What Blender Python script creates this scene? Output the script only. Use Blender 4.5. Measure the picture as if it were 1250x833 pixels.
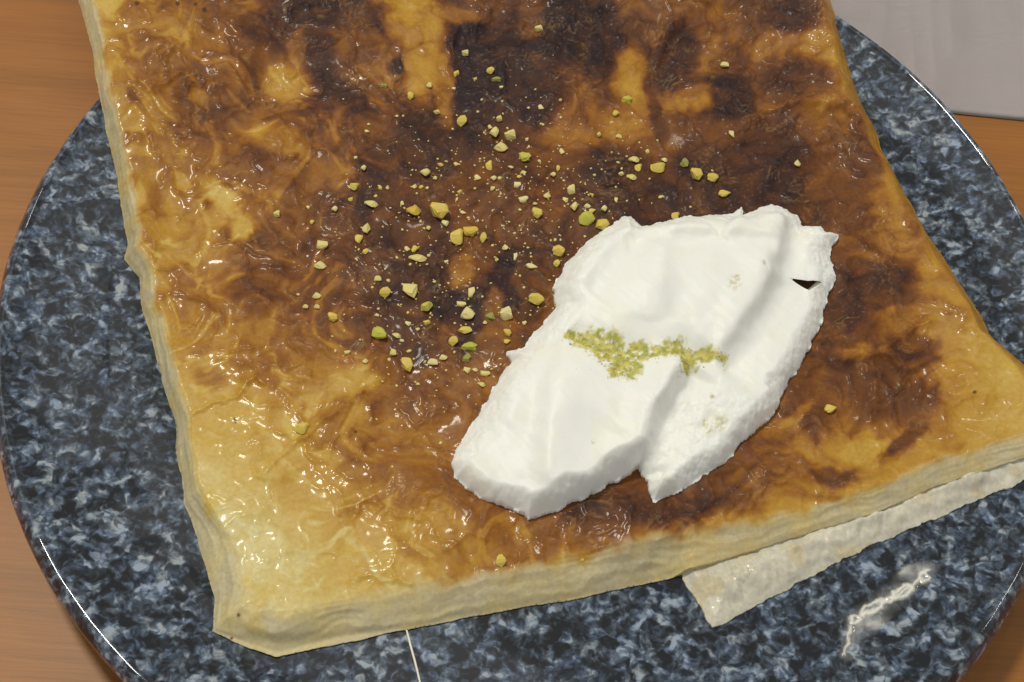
import bpy, bmesh, math, random
import numpy as np
from mathutils import Vector, Matrix

for o in list(bpy.data.objects):
    bpy.data.objects.remove(o, do_unlink=True)
S = bpy.context.scene
COL = S.collection

# ------------------------------------------------------------------ camera
RIM_Z = 0.0225                      # height of the plate rim above the table
TILT, ROLL = math.radians(31.23), math.radians(4.788)
DIST, HFOV = 0.36678, math.radians(42)
fw = np.array([0, math.sin(TILT), -math.cos(TILT)])
rt0 = np.array([1.0, 0, 0]); up0 = np.cross(rt0, fw)
rt = rt0 * math.cos(ROLL) + up0 * math.sin(ROLL)
up = -rt0 * math.sin(ROLL) + up0 * math.cos(ROLL)
CAM = -fw * DIST + np.array([-0.0059, -0.01775, RIM_Z])
cd = bpy.data.cameras.new('camera'); cam = bpy.data.objects.new('camera', cd); COL.objects.link(cam)
cd.sensor_fit = 'HORIZONTAL'; cd.angle = HFOV; cd.clip_start = 0.01; cd.clip_end = 50
cam.matrix_world = Matrix(((rt[0], up[0], -fw[0], CAM[0]), (rt[1], up[1], -fw[1], CAM[1]),
                           (rt[2], up[2], -fw[2], CAM[2]), (0, 0, 0, 1)))
S.camera = cam
FPX = 625 / math.tan(HFOV / 2)

# ------------------------------------------------------------------ light
w = bpy.data.worlds.new('World'); S.world = w; w.use_nodes = True
bg = w.node_tree.nodes['Background']
bg.inputs[0].default_value = (0.96, 0.98, 0.98, 1); bg.inputs[1].default_value = 0.42

def area(name, loc, target, size, energy, color):
    l = bpy.data.lights.new(name, 'AREA'); l.shape = 'DISK'; l.size = size; l.energy = energy; l.color = color
    o = bpy.data.objects.new(name, l); COL.objects.link(o); o.location = loc
    d = Vector(target) - Vector(loc); o.rotation_euler = d.to_track_quat('-Z', 'Y').to_euler()
    return o
area('overhead_light', (-0.50, 0.50, 1.60), (0, 0, 0), 0.22, 14.5, (1.0, 0.955, 0.82))
area('overhead_light', (0.31, 1.00, 1.68), (0, 0, 0), 0.08, 1.0, (1.0, 0.95, 0.88))

area('overhead_light', (-0.08, 0.92, 1.70), (0, 0, 0), 0.30, 0.45, (1.0, 0.97, 0.92))  # added lamp with no known source, puts a pale sheen on the plate
S.view_settings.view_transform = 'Standard'; S.view_settings.look = 'None'
S.view_settings.exposure = 0.0; S.view_settings.gamma = 1.0
S.view_settings.use_curve_mapping = False

# ------------------------------------------------------------------ helpers
def at(px, py, z):
    """photo pixel -> point on the horizontal plane at height z"""
    px = np.asarray(px, float); py = np.asarray(py, float)
    u = (px - 625) / FPX; v = -(py - 416.5) / FPX
    d = fw + u[..., None] * rt + v[..., None] * up
    s = (z - CAM[2]) / d[..., 2]
    return CAM + d * s[..., None]

def proj(x, y, z):
    d = np.stack([x - CAM[0], y - CAM[1], z - CAM[2] + 0 * x], -1)
    f = d @ fw
    return 625 + FPX * (d @ rt) / f, 416.5 - FPX * (d @ up) / f

_rs = np.random.RandomState(7)
_PT = np.concatenate([_rs.permutation(256)] * 3).astype(np.int32)
_GA = np.arange(256) * (2 * math.pi / 256); _GC = np.cos(_GA).astype(np.float32); _GS = np.sin(_GA).astype(np.float32)

def perlin(x, y, seed=0):
    x = np.asarray(x) + (seed % 97) * 13.37; y = np.asarray(y) + (seed % 89) * 7.71
    x0 = np.floor(x); y0 = np.floor(y); fx = (x - x0).astype(np.float32); fy = (y - y0).astype(np.float32)
    ix = x0.astype(np.int32) & 255; iy = y0.astype(np.int32) & 255; sd = seed % 251
    pa = _PT[ix + sd]; pb = _PT[((ix + 1) & 255) + sd]; iy1 = (iy + 1) & 255
    def g(h, dx, dy): return _GC[h] * (fx - dx) + _GS[h] * (fy - dy)
    sx = fx * fx * fx * (fx * (fx * 6 - 15) + 10); sy = fy * fy * fy * (fy * (fy * 6 - 15) + 10)
    a = g(_PT[pa + iy], 0, 0); a = a + (g(_PT[pb + iy], 1, 0) - a) * sx
    b = g(_PT[pa + iy1], 0, 1); b = b + (g(_PT[pb + iy1], 1, 1) - b) * sx
    return (a + (b - a) * sy) * 1.5

def fbm(x, y, octv=4, seed=0, gain=0.5):
    r = 0 * x; a = 1.0; t = 0
    for i in range(octv):
        r = r + a * perlin(x * 2 ** i + 17.3 * i, y * 2 ** i - 9.1 * i, seed + i); t += a; a *= gain
    return r / t * 1.4

def sstep(a, b, x):
    t = np.clip((x - a) / (b - a), 0, 1); return t * t * (3 - 2 * t)

def sdf_poly(x, y, P):
    """signed distance to a closed polygon, positive inside"""
    shp = x.shape; x = x.ravel(); y = y.ravel()
    d2 = np.full(x.shape, 1e9); ins = np.zeros(x.shape, bool); n = len(P)
    for i in range(n):
        ax, ay = P[i]; bx, by = P[(i + 1) % n]
        ex, ey = bx - ax, by - ay; wx, wy = x - ax, y - ay
        t = np.clip((wx * ex + wy * ey) / (ex * ex + ey * ey + 1e-18), 0, 1)
        d2 = np.minimum(d2, (wx - ex * t) ** 2 + (wy - ey * t) ** 2)
        c = ((ay > y) != (by > y)) & (x < (bx - ax) * (y - ay) / ((by - ay) if abs(by - ay) > 1e-15 else 1e-15) + ax)
        ins ^= c
    d = np.sqrt(d2)
    return np.where(ins, d, -d).reshape(shp)

def dist_line(px, py, L):
    """distance to a polyline, side (+ left of travel in photo x/y-down) and position 0..1"""
    best = np.full(px.shape, 1e9); side = np.zeros(px.shape); n = len(L) - 1; pos = np.zeros(px.shape)
    for i in range(n):
        ax, ay = L[i]; bx, by = L[i + 1]; ex, ey = bx - ax, by - ay
        wx, wy = px - ax, py - ay
        t = np.clip((wx * ex + wy * ey) / (ex * ex + ey * ey), 0, 1)
        d = np.hypot(wx - ex * t, wy - ey * t); m = d < best
        best = np.where(m, d, best); side = np.where(m, np.sign(ex * wy - ey * wx), side); pos = np.where(m, (i + t) / n, pos)
    return best, side, pos

def catmull(P, k=6):
    P = np.asarray(P, float); n = len(P); out = []
    for i in range(n):
        p0, p1, p2, p3 = P[i - 1], P[i], P[(i + 1) % n], P[(i + 2) % n]
        for j in range(k):
            t = j / k
            out.append(.5 * ((2 * p1) + (-p0 + p2) * t + (2 * p0 - 5 * p1 + 4 * p2 - p3) * t * t + (-p0 + 3 * p1 - 3 * p2 + p3) * t ** 3))
    return np.array(out)

def s2l(c):
    c = np.asarray(c, float) / 255.0
    return np.where(c <= 0.04045, c / 12.92, ((c + 0.055) / 1.055) ** 2.4)

def tag(o, label=None, cat=None, group=None, kind=None):
    if label: o['label'] = label
    if cat: o['category'] = cat
    if group: o['group'] = group
    if kind: o['kind'] = kind
    return o

def empty(name, loc=(0, 0, 0)):
    o = bpy.data.objects.new(name, None); COL.objects.link(o); o.location = loc; o.empty_display_size = 0.01
    return o

def link(name, me, mat, parent=None):
    o = bpy.data.objects.new(name, me); COL.objects.link(o)
    if mat: me.materials.clear(); me.materials.append(mat)
    if parent: o.parent = parent; o.matrix_parent_inverse = Matrix.Translation(parent.location).inverted()
    return o

def mesh_np(name, V, F, col=None, smooth=True):
    """V (n,3), F (m,4) quads or list of arrays"""
    me = bpy.data.meshes.new(name); V = np.asarray(V, np.float32); F = np.asarray(F, np.int32)
    k = F.shape[1]
    me.vertices.add(len(V)); me.vertices.foreach_set('co', V.ravel())
    me.loops.add(F.size); me.loops.foreach_set('vertex_index', F.ravel())
    me.polygons.add(len(F)); me.polygons.foreach_set('loop_start', np.arange(0, F.size, k, dtype=np.int32))
    me.update(calc_edges=True); me.validate()
    if smooth: me.polygons.foreach_set('use_smooth', np.ones(len(me.polygons), bool))
    if col is not None:
        a = me.color_attributes.new('Col', 'FLOAT_COLOR', 'POINT')
        c = np.ones((len(V), 4), np.float32); c[:, :3] = col; a.data.foreach_set('color', c.ravel())
    me.update(); return me

class Field:
    """rectangular height grid cut to a polygon, boundary snapped onto the outline, with a skirt"""
    def __init__(self, P, step, pad=0.001):
        P = np.asarray(P); self.P = P; self.step = step
        x0, y0 = P.min(0) - pad; x1, y1 = P.max(0) + pad
        self.xs = np.arange(x0, x1, step); self.ys = np.arange(y0, y1, step)
        self.X, self.Y = np.meshgrid(self.xs, self.ys); self.sd = sdf_poly(self.X, self.Y, P)
    def snap(self, jitter=None):
        sd = self.sd if jitter is None else self.sd + jitter
        self.sd = sd
        gy, gx = np.gradient(sd, self.step); g = np.hypot(gx, gy) + 1e-6
        m = np.clip(-sd, 0, self.step * 1.6); out = sd < 0
        self.X = np.where(out, self.X + gx / g * m, self.X); self.Y = np.where(out, self.Y + gy / g * m, self.Y)
        ins = sd > 0
        self.faces = (ins[:-1, :-1] | ins[1:, :-1] | ins[:-1, 1:] | ins[1:, 1:])
        self.d = np.maximum(sd, 0)
    def build(self, name, Z, skirt, col=None, sk_fn=None):
        ny, nx = Z.shape; idx = np.arange(ny * nx).reshape(ny, nx)
        f = np.stack([idx[:-1, :-1], idx[:-1, 1:], idx[1:, 1:], idx[1:, :-1]], -1)[self.faces]
        V = np.stack([self.X.ravel(), self.Y.ravel(), Z.ravel()], -1)
        e = np.concatenate([f[:, [0, 1]], f[:, [1, 2]], f[:, [2, 3]], f[:, [3, 0]]])
        key = np.minimum(e[:, 0], e[:, 1]) * (ny * nx) + np.maximum(e[:, 0], e[:, 1])
        _, inv, cnt = np.unique(key, return_inverse=True, return_counts=True)
        be = e[cnt[inv] == 1]
        bv = np.unique(be); mp = {int(v): len(V) + i for i, v in enumerate(bv)}
        sk = V[bv].copy(); sk[:, 2] = skirt(V[bv]) if callable(skirt) else sk[:, 2] - skirt
        if sk_fn: sk_fn(sk)
        V = np.concatenate([V, sk])
        sf = np.array([[b, a, mp[int(a)], mp[int(b)]] for a, b in be])
        F = np.concatenate([f, sf])
        used = np.unique(F); rm = np.full(len(V), -1); rm[used] = np.arange(len(used))
        if col is not None:
            c = col.reshape(-1, 3); c = np.concatenate([c, c[bv]])[used]
        return mesh_np(name, V[used], rm[F], c if col is not None else None)

# ------------------------------------------------------------------ node helper
class NT:
    def __init__(self, name):
        self.m = bpy.data.materials.new(name); self.m.use_nodes = True
        self.t = self.m.node_tree; self.b = self.t.nodes['Principled BSDF']
    def n(self, typ, **kw):
        nd = self.t.nodes.new(typ)
        for k, v in kw.items():
            if k.startswith('i_'):
                key = k[2:].replace('_', ' ')
                nd.inputs[key].default_value = v
            else: setattr(nd, k, v)
        return nd
    def l(self, a, b): self.t.links.new(a, b)
    def ramp(self, src, stops, interp='LINEAR'):
        r = self.n('ShaderNodeValToRGB'); r.color_ramp.interpolation = interp
        e = r.color_ramp.elements
        while len(e) < len(stops): e.new(0.5)
        for el, (p, c) in zip(e, stops):
            el.position = p; el.color = (*c, 1) if len(c) == 3 else c
        self.l(src, r.inputs[0]); return r.outputs[0]
    def mix(self, fac, a, b, mode='MIX'):
        x = self.n('ShaderNodeMix', data_type='RGBA', blend_type=mode)
        for s, v in ((x.inputs[0], fac), (x.inputs[6], a), (x.inputs[7], b)):
            if hasattr(v, 'node'): self.l(v, s)
            elif isinstance(v, (int, float)): s.default_value = v
            else: s.default_value = (*v, 1)
        return x.outputs[2]
    def math(self, op, a, b=0.0):
        x = self.n('ShaderNodeMath', operation=op)
        for s, v in ((x.inputs[0], a), (x.inputs[1], b)):
            if hasattr(v, 'node'): self.l(v, s)
            else: s.default_value = v
        return x.outputs[0]
    def coord(self, scale=(1, 1, 1)):
        tc = self.n('ShaderNodeTexCoord'); mp = self.n('ShaderNodeMapping'); mp.inputs['Scale'].default_value = scale
        self.l(tc.outputs['Object'], mp.inputs[0]); return mp.outputs[0]
    def noise(self, v, scale, detail=3, rough=0.5, dist=0.0):
        x = self.n('ShaderNodeTexNoise', i_Scale=scale, i_Detail=detail, i_Roughness=rough, i_Distortion=dist)
        self.l(v, x.inputs['Vector']); return x.outputs['Fac']
    def bump(self, h, strength, dist):
        x = self.n('ShaderNodeBump', i_Strength=strength, i_Distance=dist); self.l(h, x.inputs['Height'])
        self.l(x.outputs[0], self.b.inputs['Normal']); return x
    def set(self, **kw):
        for k, v in kw.items(): self.b.inputs[k.replace('_', ' ')].default_value = v

def L(r, g, b): return tuple(float(v) for v in s2l((r, g, b)))

# ------------------------------------------------------------------ materials
def mat_wood(name, tone):
    m = NT(name); v = m.coord((1.0, 14, 14))
    warp = m.noise(m.coord((3, 5, 5)), 2.0, 2)
    g1 = m.noise(v, 9, 5, 0.6, 0.6); g2 = m.noise(m.coord((6, 160, 160)), 7, 3, 0.6, 0.2)
    c = m.ramp(g1, [(0.25, L(*[k * .86 for k in tone])), (0.5, L(*tone)), (0.78, L(*[min(255, k * 1.07) for k in tone]))])
    c2 = m.mix(0.20, c, m.ramp(g2, [(0.35, L(*[k * .70 for k in tone])), (0.62, L(*[min(255, k * 1.10) for k in tone]))]))
    c3 = m.mix(m.ramp(warp, [(0.35, (0, 0, 0)), (0.7, (.35, .35, .35))]), c2, L(tone[0] * .90, tone[1] * .84, tone[2] * .78))
    m.l(c3, m.b.inputs['Base Color']); m.set(Roughness=0.42, Specular_IOR_Level=0.35)
    m.bump(g2, 0.12, 0.0003); return m.m
M_wood = mat_wood('table_wood', (164, 106, 46))

def mat_paper():
    m = NT('grey_paper'); v = m.coord()
    n = m.noise(v, 900, 3); n2 = m.noise(v, 14, 3)
    c = m.mix(0.5, m.ramp(n, [(0.3, L(214, 205, 204)), (0.7, L(218, 210, 209))]), m.ramp(n2, [(0.3, L(212, 203, 203)), (0.7, L(228, 220, 218))]))
    m.l(c, m.b.inputs['Base Color']); m.set(Roughness=0.8); m.bump(n, 0.04, 0.0002); return m.m
M_paper = mat_paper()

def mat_granite(coat=0.22):
    m = NT('granite_glaze'); v = m.coord()
    wv = m.n('ShaderNodeTexNoise', i_Scale=180.0, i_Detail=2.0); m.l(v, wv.inputs['Vector'])
    off = m.n('ShaderNodeVectorMath', operation='MULTIPLY_ADD'); m.l(wv.outputs['Color'], off.inputs[0])
    off.inputs[1].default_value = (.0045, .0045, .0045); m.l(v, off.inputs[2]); vw = off.outputs[0]
    def cells(vec, sc, sm):
        x = m.n('ShaderNodeTexVoronoi', feature='SMOOTH_F1', i_Scale=sc, i_Smoothness=sm, i_Randomness=1.0); m.l(vec, x.inputs['Vector'])
        q = m.n('ShaderNodeSeparateColor'); m.l(x.outputs['Color'], q.inputs[0]); return q.outputs
    A = cells(vw, 400.0, 0.5); B = cells(vw, 840.0, 0.5)
    nb = m.noise(vw, 220, 2, 0.5); nf = m.noise(vw, 640, 3, 0.6)
    f = m.math('ADD', m.math('MULTIPLY', A[0], 0.40), m.math('MULTIPLY', B[0], 0.30))
    f = m.math('ADD', f, m.math('MULTIPLY', m.math('SUBTRACT', nb, 0.5), 0.95))
    f = m.math('ADD', f, m.math('MULTIPLY', m.math('SUBTRACT', nf, 0.5), 0.60))
    base = m.ramp(f, [(0.12, L(29, 31, 35)), (0.26, L(47, 53, 62)), (0.38, L(68, 78, 92)), (0.50, L(97, 108, 123)), (0.70, L(160, 168, 177))])
    hue = m.math('ADD', m.math('MULTIPLY', A[1], 0.5), m.math('MULTIPLY', m.noise(v, 120, 2), 0.5))
    tint = m.ramp(hue, [(0.34, (1.0, 0.98, 0.91)), (0.5, (0.97, 1.0, 1.02)), (0.66, (0.91, 0.97, 1.08))])
    c = m.mix(1.0, base, tint, 'MULTIPLY')
    m.l(c, m.b.inputs['Base Color'])
    m.set(Roughness=0.45, Specular_IOR_Level=0.12, Coat_Weight=coat, Coat_Roughness=0.05)
    m.bump(m.noise(v, 55, 2), 0.10, 0.0010); return m.m
M_gran = mat_granite(); M_rim = mat_granite(1.0)

def mat_crust():
    m = NT('baked_dough'); v = m.coord()
    a = m.n('ShaderNodeVertexColor', layer_name='Col')
    n1 = m.noise(v, 900, 3, 0.6); n2 = m.noise(v, 2400, 2, 0.5)
    c = m.mix(0.24, a.outputs[0], m.ramp(n1, [(0.3, (.62, .56, .52)), (0.7, (1.35, 1.38, 1.40))]), 'MULTIPLY')
    m.l(c, m.b.inputs['Base Color'])
    lum = m.n('ShaderNodeRGBToBW'); m.l(a.outputs[0], lum.inputs[0])
    m.l(m.ramp(lum.outputs[0], [(0.0, (.62,) * 3), (0.12, (.52,) * 3), (0.4, (.42,) * 3)]), m.b.inputs['Roughness'])
    oily = m.ramp(m.noise(v, 55, 2), [(0.38, (.12,) * 3), (0.62, (1.0,) * 3)])
    m.l(m.math('MULTIPLY', m.ramp(lum.outputs[0], [(0.02, (.05,) * 3), (0.08, (.15,) * 3), (0.2, (.26,) * 3)]), oily), m.b.inputs['Coat Weight'])
    m.set(Specular_IOR_Level=0.22, Coat_Roughness=0.095, Subsurface_Weight=0.15, Subsurface_Scale=0.003)
    m.b.inputs['Subsurface Radius'].default_value = (1, .5, .2)
    h = m.math('ADD', m.math('MULTIPLY', n1, 0.7), m.math('MULTIPLY', n2, 0.3))
    m.bump(h, 0.02, 0.00030); return m.m
M_crust = mat_crust()

def mat_cream():
    m = NT('ice_cream_white'); v = m.coord()
    a = m.n('ShaderNodeVertexColor', layer_name='Col'); m.l(a.outputs[0], m.b.inputs['Base Color'])
    m.set(Roughness=0.45, Specular_IOR_Level=0.4, Subsurface_Weight=0.35, Subsurface_Scale=0.004)
    m.b.inputs['Subsurface Radius'].default_value = (1, .85, .65)
    n = m.noise(v, 900, 3, .6); m.bump(n, 0.05, 0.0003); return m.m
M_cream = mat_cream()

def mat_nut(name, c1, c2):
    m = NT(name); v = m.coord()
    oi = m.n('ShaderNodeObjectInfo')
    t = m.ramp(oi.outputs['Random'], [(0.0, L(*c1)), (1.0, L(*c2))])
    n = m.noise(v, 500, 3)
    c = m.mix(0.6, t, m.ramp(n, [(0.3, (.82, .82, .74)), (0.7, (1.12, 1.12, 1.12))]), 'MULTIPLY')
    m.l(c, m.b.inputs['Base Color']); m.set(Roughness=0.55, Subsurface_Weight=0.1, Subsurface_Scale=0.001)
    m.bump(n, 0.3, 0.0003); return m.m
NUT = {'pale': mat_nut('pistachio_pale', (240, 224, 158), (228, 210, 126)),
       'yellow': mat_nut('pistachio_yellow', (234, 206, 98), (220, 196, 84)),
       'green': mat_nut('pistachio_green', (212, 200, 84), (190, 192, 66)),
       'gold': mat_nut('pistachio_gold', (228, 190, 70), (218, 184, 66)),
       'olive': mat_nut('pistachio_olive', (168, 166, 80), (156, 156, 70))}

# ------------------------------------------------------------------ table and paper
def box(name, x0, x1, y0, y1, z0, z1, mat, parent, bev=0.0015):
    bm = bmesh.new(); bmesh.ops.create_cube(bm, size=1)
    for vv in bm.verts:
        vv.co = Vector((x0 + (vv.co.x + .5) * (x1 - x0), y0 + (vv.co.y + .5) * (y1 - y0), z0 + (vv.co.z + .5) * (z1 - z0)))
    if bev: bmesh.ops.bevel(bm, geom=bm.edges[:], offset=bev, segments=2, affect='EDGES')
    me = bpy.data.meshes.new(name); bm.to_mesh(me); bm.free()
    return link(name, me, mat, parent)

table = empty('table_top', (0, 0, -0.03)); tag(table, 'warm brown wooden table top under the plate', 'table', kind='structure')
ang = math.atan2(*(at(1215, 170, 0) - at(55, 86, 0))[[1, 0]])
seam = at(635, 128, 0)
table.location = (seam[0], seam[1], 0)
b1 = box('board', -1.2, 1.2, -1.1, -0.00001, -0.03, 0, M_wood, None, 0)
b2 = box('board', -1.2, 1.2, 0.00001, 0.16, -0.03, 0, M_wood, None, 0)
for b in (b1, b2):
    b.parent = table
table.rotation_euler = (0, 0, ang)

# grey paper sheet lying on the table beyond the plate
pa, pb = at(1180, 140, .0006), at(1250, 147, .0006)
dirx = (pb - pa)[:2]; dirx /= np.linalg.norm(dirx); diry = np.array([-dirx[1], dirx[0]])
p0 = pa[:2] - dirx * 0.17
bm = bmesh.new(); N = 60
grid = [[None] * (N + 1) for _ in range(N + 1)]
for j in range(N + 1):
    for i in range(N + 1):
        q = p0 + dirx * (0.42 * i / N) + diry * (0.150 * j / N)
        z = 0.0004 + 0.0001 * (1 + perlin(np.array([q[0] * 14.]), np.array([q[1] * 14.]), 5)[0])
        grid[j][i] = bm.verts.new((q[0], q[1], z))
for j in range(N):
    for i in range(N): bm.faces.new((grid[j][i], grid[j][i + 1], grid[j + 1][i + 1], grid[j + 1][i]))
r = bmesh.ops.solidify(bm, geom=bm.faces[:], thickness=0.0003)
me = bpy.data.meshes.new('paper'); bm.to_mesh(me); bm.free(); me.polygons.foreach_set('use_smooth', np.ones(len(me.polygons), bool))
paper = link('paper_sheet', me, M_paper)
tag(paper, 'pale grey paper sheet on the table behind the plate', 'paper')

# ------------------------------------------------------------------ plate
PLATE_R = 0.15
def plate_z(r):
    t = np.clip((r - 0.085) / 0.0615, 0, 1)
    return 0.0135 + 0.0090 * t ** 1.9
plate = empty('plate', (0, 0, 0))
tag(plate, 'round glossy plate with blue, grey and black granite speckle under the pastry', 'plate')
def lathe(name, prof, seg, mat, parent, wob=0.0):
    prof = np.array(prof); n = len(prof); th = np.linspace(0, 2 * math.pi, seg, endpoint=False)
    wz = wob * fbm(np.cos(th) * 3.1 + 5, np.sin(th) * 3.1 + 5, 3, 77); wr = wob * .8 * fbm(np.cos(th) * 9 + 5, np.sin(th) * 9 + 2, 3, 12)
    r = prof[:, 0][:, None] + wr[None] * (prof[:, 0] > .12)[:, None]; z = prof[:, 1][:, None] + wz[None] * (prof[:, 0] > .12)[:, None]
    V = np.stack([r * np.cos(th), r * np.sin(th), z + 0 * th], -1).reshape(-1, 3)
    i = np.arange(n - 1)[:, None] * seg; j = np.arange(seg)[None]; j2 = (j + 1) % seg
    F = np.stack([i + j, i + j2, i + seg + j2, i + seg + j], -1).reshape(-1, 4)
    return link(name, mesh_np(name, V, F), mat, parent)
rr = np.concatenate([np.linspace(0.0002, 0.08, 12), np.linspace(0.084, 0.1452, 44)])
dish = [(r_, float(plate_z(r_))) for r_ in rr]
ze = dish[-1][1]
under = [(0.1452, ze - .0048), (0.125, 0.0115), (0.1, 0.0088), (0.094, 0.0082), (0.0002, 0.0082)]
lathe('dish', dish + under[:0] , 320, M_gran, plate, 0.00025)
lathe('underside', under, 128, M_gran, plate)
rim = [(0.1452, ze)] + [(0.1468 + 0.0014 * math.sin(a) , ze - 0.0006 + 0.0014 * math.cos(a)) for a in np.linspace(-0.9, 0.9, 9)] + \
      [(0.1490, ze - 0.0011), (0.1497, ze - 0.0021), (0.1500, ze - 0.0033), (0.1492, ze - .0044), (0.147, ze - 0.0052), (0.1452, ze - .0048)]
lathe('rim', rim, 640, M_rim, plate, 0.00025)
lathe('foot_ring', [(0.094, 0.0082), (0.092, 0.0004), (0.0905, 0.0), (0.089, 0.0), (0.0875, 0.0004), (0.086, 0.0082)], 128, M_gran, plate)

# ------------------------------------------------------------------ pastry
CRUST_PX = [(86, -70), (97, 0), (108, 40), (120, 82), (123, 112), (135, 175), (147, 235), (157, 298), (153, 320), (170, 342), (172, 374),
            (183, 405), (191, 440), (205, 490), (214, 520), (214, 548), (222, 585), (223, 615), (235, 640), (250, 690), (263, 735), (261, 776),
            (300, 793), (337, 806), (400, 790), (500, 766), (600, 746), (700, 729), (800, 708), (835, 698), (870, 690), (898, 682), (983, 656), (1068, 631),
            (1136, 603), (1200, 586), (1250, 573), (1284, 560), (1290, 530), (1266, 490), (1245, 461), (1203, 415), (1190, 387), (1165, 345), (1130, 290), (1100, 235),
            (1074, 188), (1066, 165), (1045, 130), (1030, 90), (1015, 50), (1001, 0), (978, -70)]
CP = at(*np.array(CRUST_PX, float).T, 0.0155)[:, :2]
cf = Field(CP, 0.00034)
X, Y = cf.X, cf.Y
jit = 0.0004 * fbm(X / .009, Y / .009, 3, 3) + 0.00008 * perlin(X / .0014, Y / .0014, 9)
cf.snap(jit); X, Y, d = cf.X, cf.Y, cf.d
PX, PY = proj(X, Y, 0.0235)
rad = np.hypot(X, Y); base_z = plate_z(rad) + 0.0004

# --- browning plus painted shade below the ice cream, read from the photograph on a 50 px grid (0 raw cream dough, 1 burnt)
G = [
 (0,   [20,30,40,43,46,50,55,85,88,42,48,86,70,92,92,62,66,58,78,50,46,40,30,30,30,30]),
 (50,  [20,25,42,44,48,50,62,75,76,45,74,97,92,97,86,78,80,54,76,56,48,40,30,30,30,30]),
 (100, [20,22,50,50,50,58,45,62,76,55,66,97,94,92,48,70,58,88,74,62,52,46,40,30,30,30]),
 (150, [20,22,34,40,42,68,50,56,60,70,84,90,86,80,52,74,62,74,68,66,60,50,42,30,30,30]),
 (200, [20,20,32,50,40,46,56,57,70,78,84,84,76,78,84,90,86,90,86,74,66,56,46,30,30,30]),
 (250, [20,20,24,46,30,44,46,58,67,77,80,74,74,76,82,90,88,86,84,78,72,60,50,40,30,30]),
 (300, [20,20,20,32,30,42,56,62,67,74,80,76,74,78,82,82,82,82,80,78,76,66,54,42,30,30]),
 (350, [15,15,15,24,40,50,56,60,63,72,86,86,72,76,78,78,78,78,78,78,77,75,60,48,40,30]),
 (400, [12,12,12,18,36,41,48,50,56,72,80,74,66,70,72,72,72,70,70,68,62,68,56,46,36,30]),
 (450, [12,12,12,14,26,34,40,42,47,60,68,62,62,64,66,66,66,66,64,62,66,72,50,42,32,26]),
 (500, [10,10,10,14,20,29,33,40,45,50,52,56,60,60,62,62,66,66,62,60,62,62,46,41,36,30]),
 (550, [10,10,10,12,15,20,26,34,48,50,50,54,60,60,64,68,70,70,66,58,42,56,46,42,36,30]),
 (600, [8,8,8,10,12,13,18,24,36,45,52,58,60,70,78,82,78,70,62,56,54,38,30,16,14,14]),
 (650, [8,8,8,8,11,9,12,20,30,28,42,50,56,60,62,56,52,50,46,30,20,14,12,12,12,12]),
 (700, [8,8,8,8,9,9,10,14,20,22,30,42,42,36,30,26,18,14,12,12,12,12,12,12,12,12]),
 (750, [8,8,8,8,8,8,8,9,10,10,10,10,10,10,10,10,10,10,10,10,10,10,10,10,10,10]),
 (800, [8] * 26)]
GA = np.array([g[1] for g in G], float) / 100
def grid_lookup(px, py):
    gx = np.clip(px / 50, 0, 24.999); gy = np.clip(py / 50, 0, 15.999)
    ix = gx.astype(int); iy = gy.astype(int); fx = gx - ix; fy = gy - iy
    fx = fx * fx * (3 - 2 * fx); fy = fy * fy * (3 - 2 * fy)
    return (GA[iy, ix] * (1 - fx) + GA[iy, ix + 1] * fx) * (1 - fy) + (GA[iy + 1, ix] * (1 - fx) + GA[iy + 1, ix + 1] * fx) * fy
wx = 26 * fbm(PX / 60, PY / 60, 3, 21, .45); wy = 26 * fbm(PX / 60, PY / 60, 3, 41, .45)
vx = 60 * fbm(PX / 90, PY / 90, 2, 23, .4); vy = 60 * fbm(PX / 90, PY / 90, 2, 43, .4)
br = grid_lookup(PX + wx, PY + wy)
br = br + 0.09 * sstep(130, 190, PX) * sstep(520, 400, PX) * sstep(520, 380, PY) * sstep(.18, .3, br)
br = br + 0.05 * sstep(380, 460, PX) * sstep(800, 700, PX) * sstep(440, 520, PY) * sstep(.2, .3, br)
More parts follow.
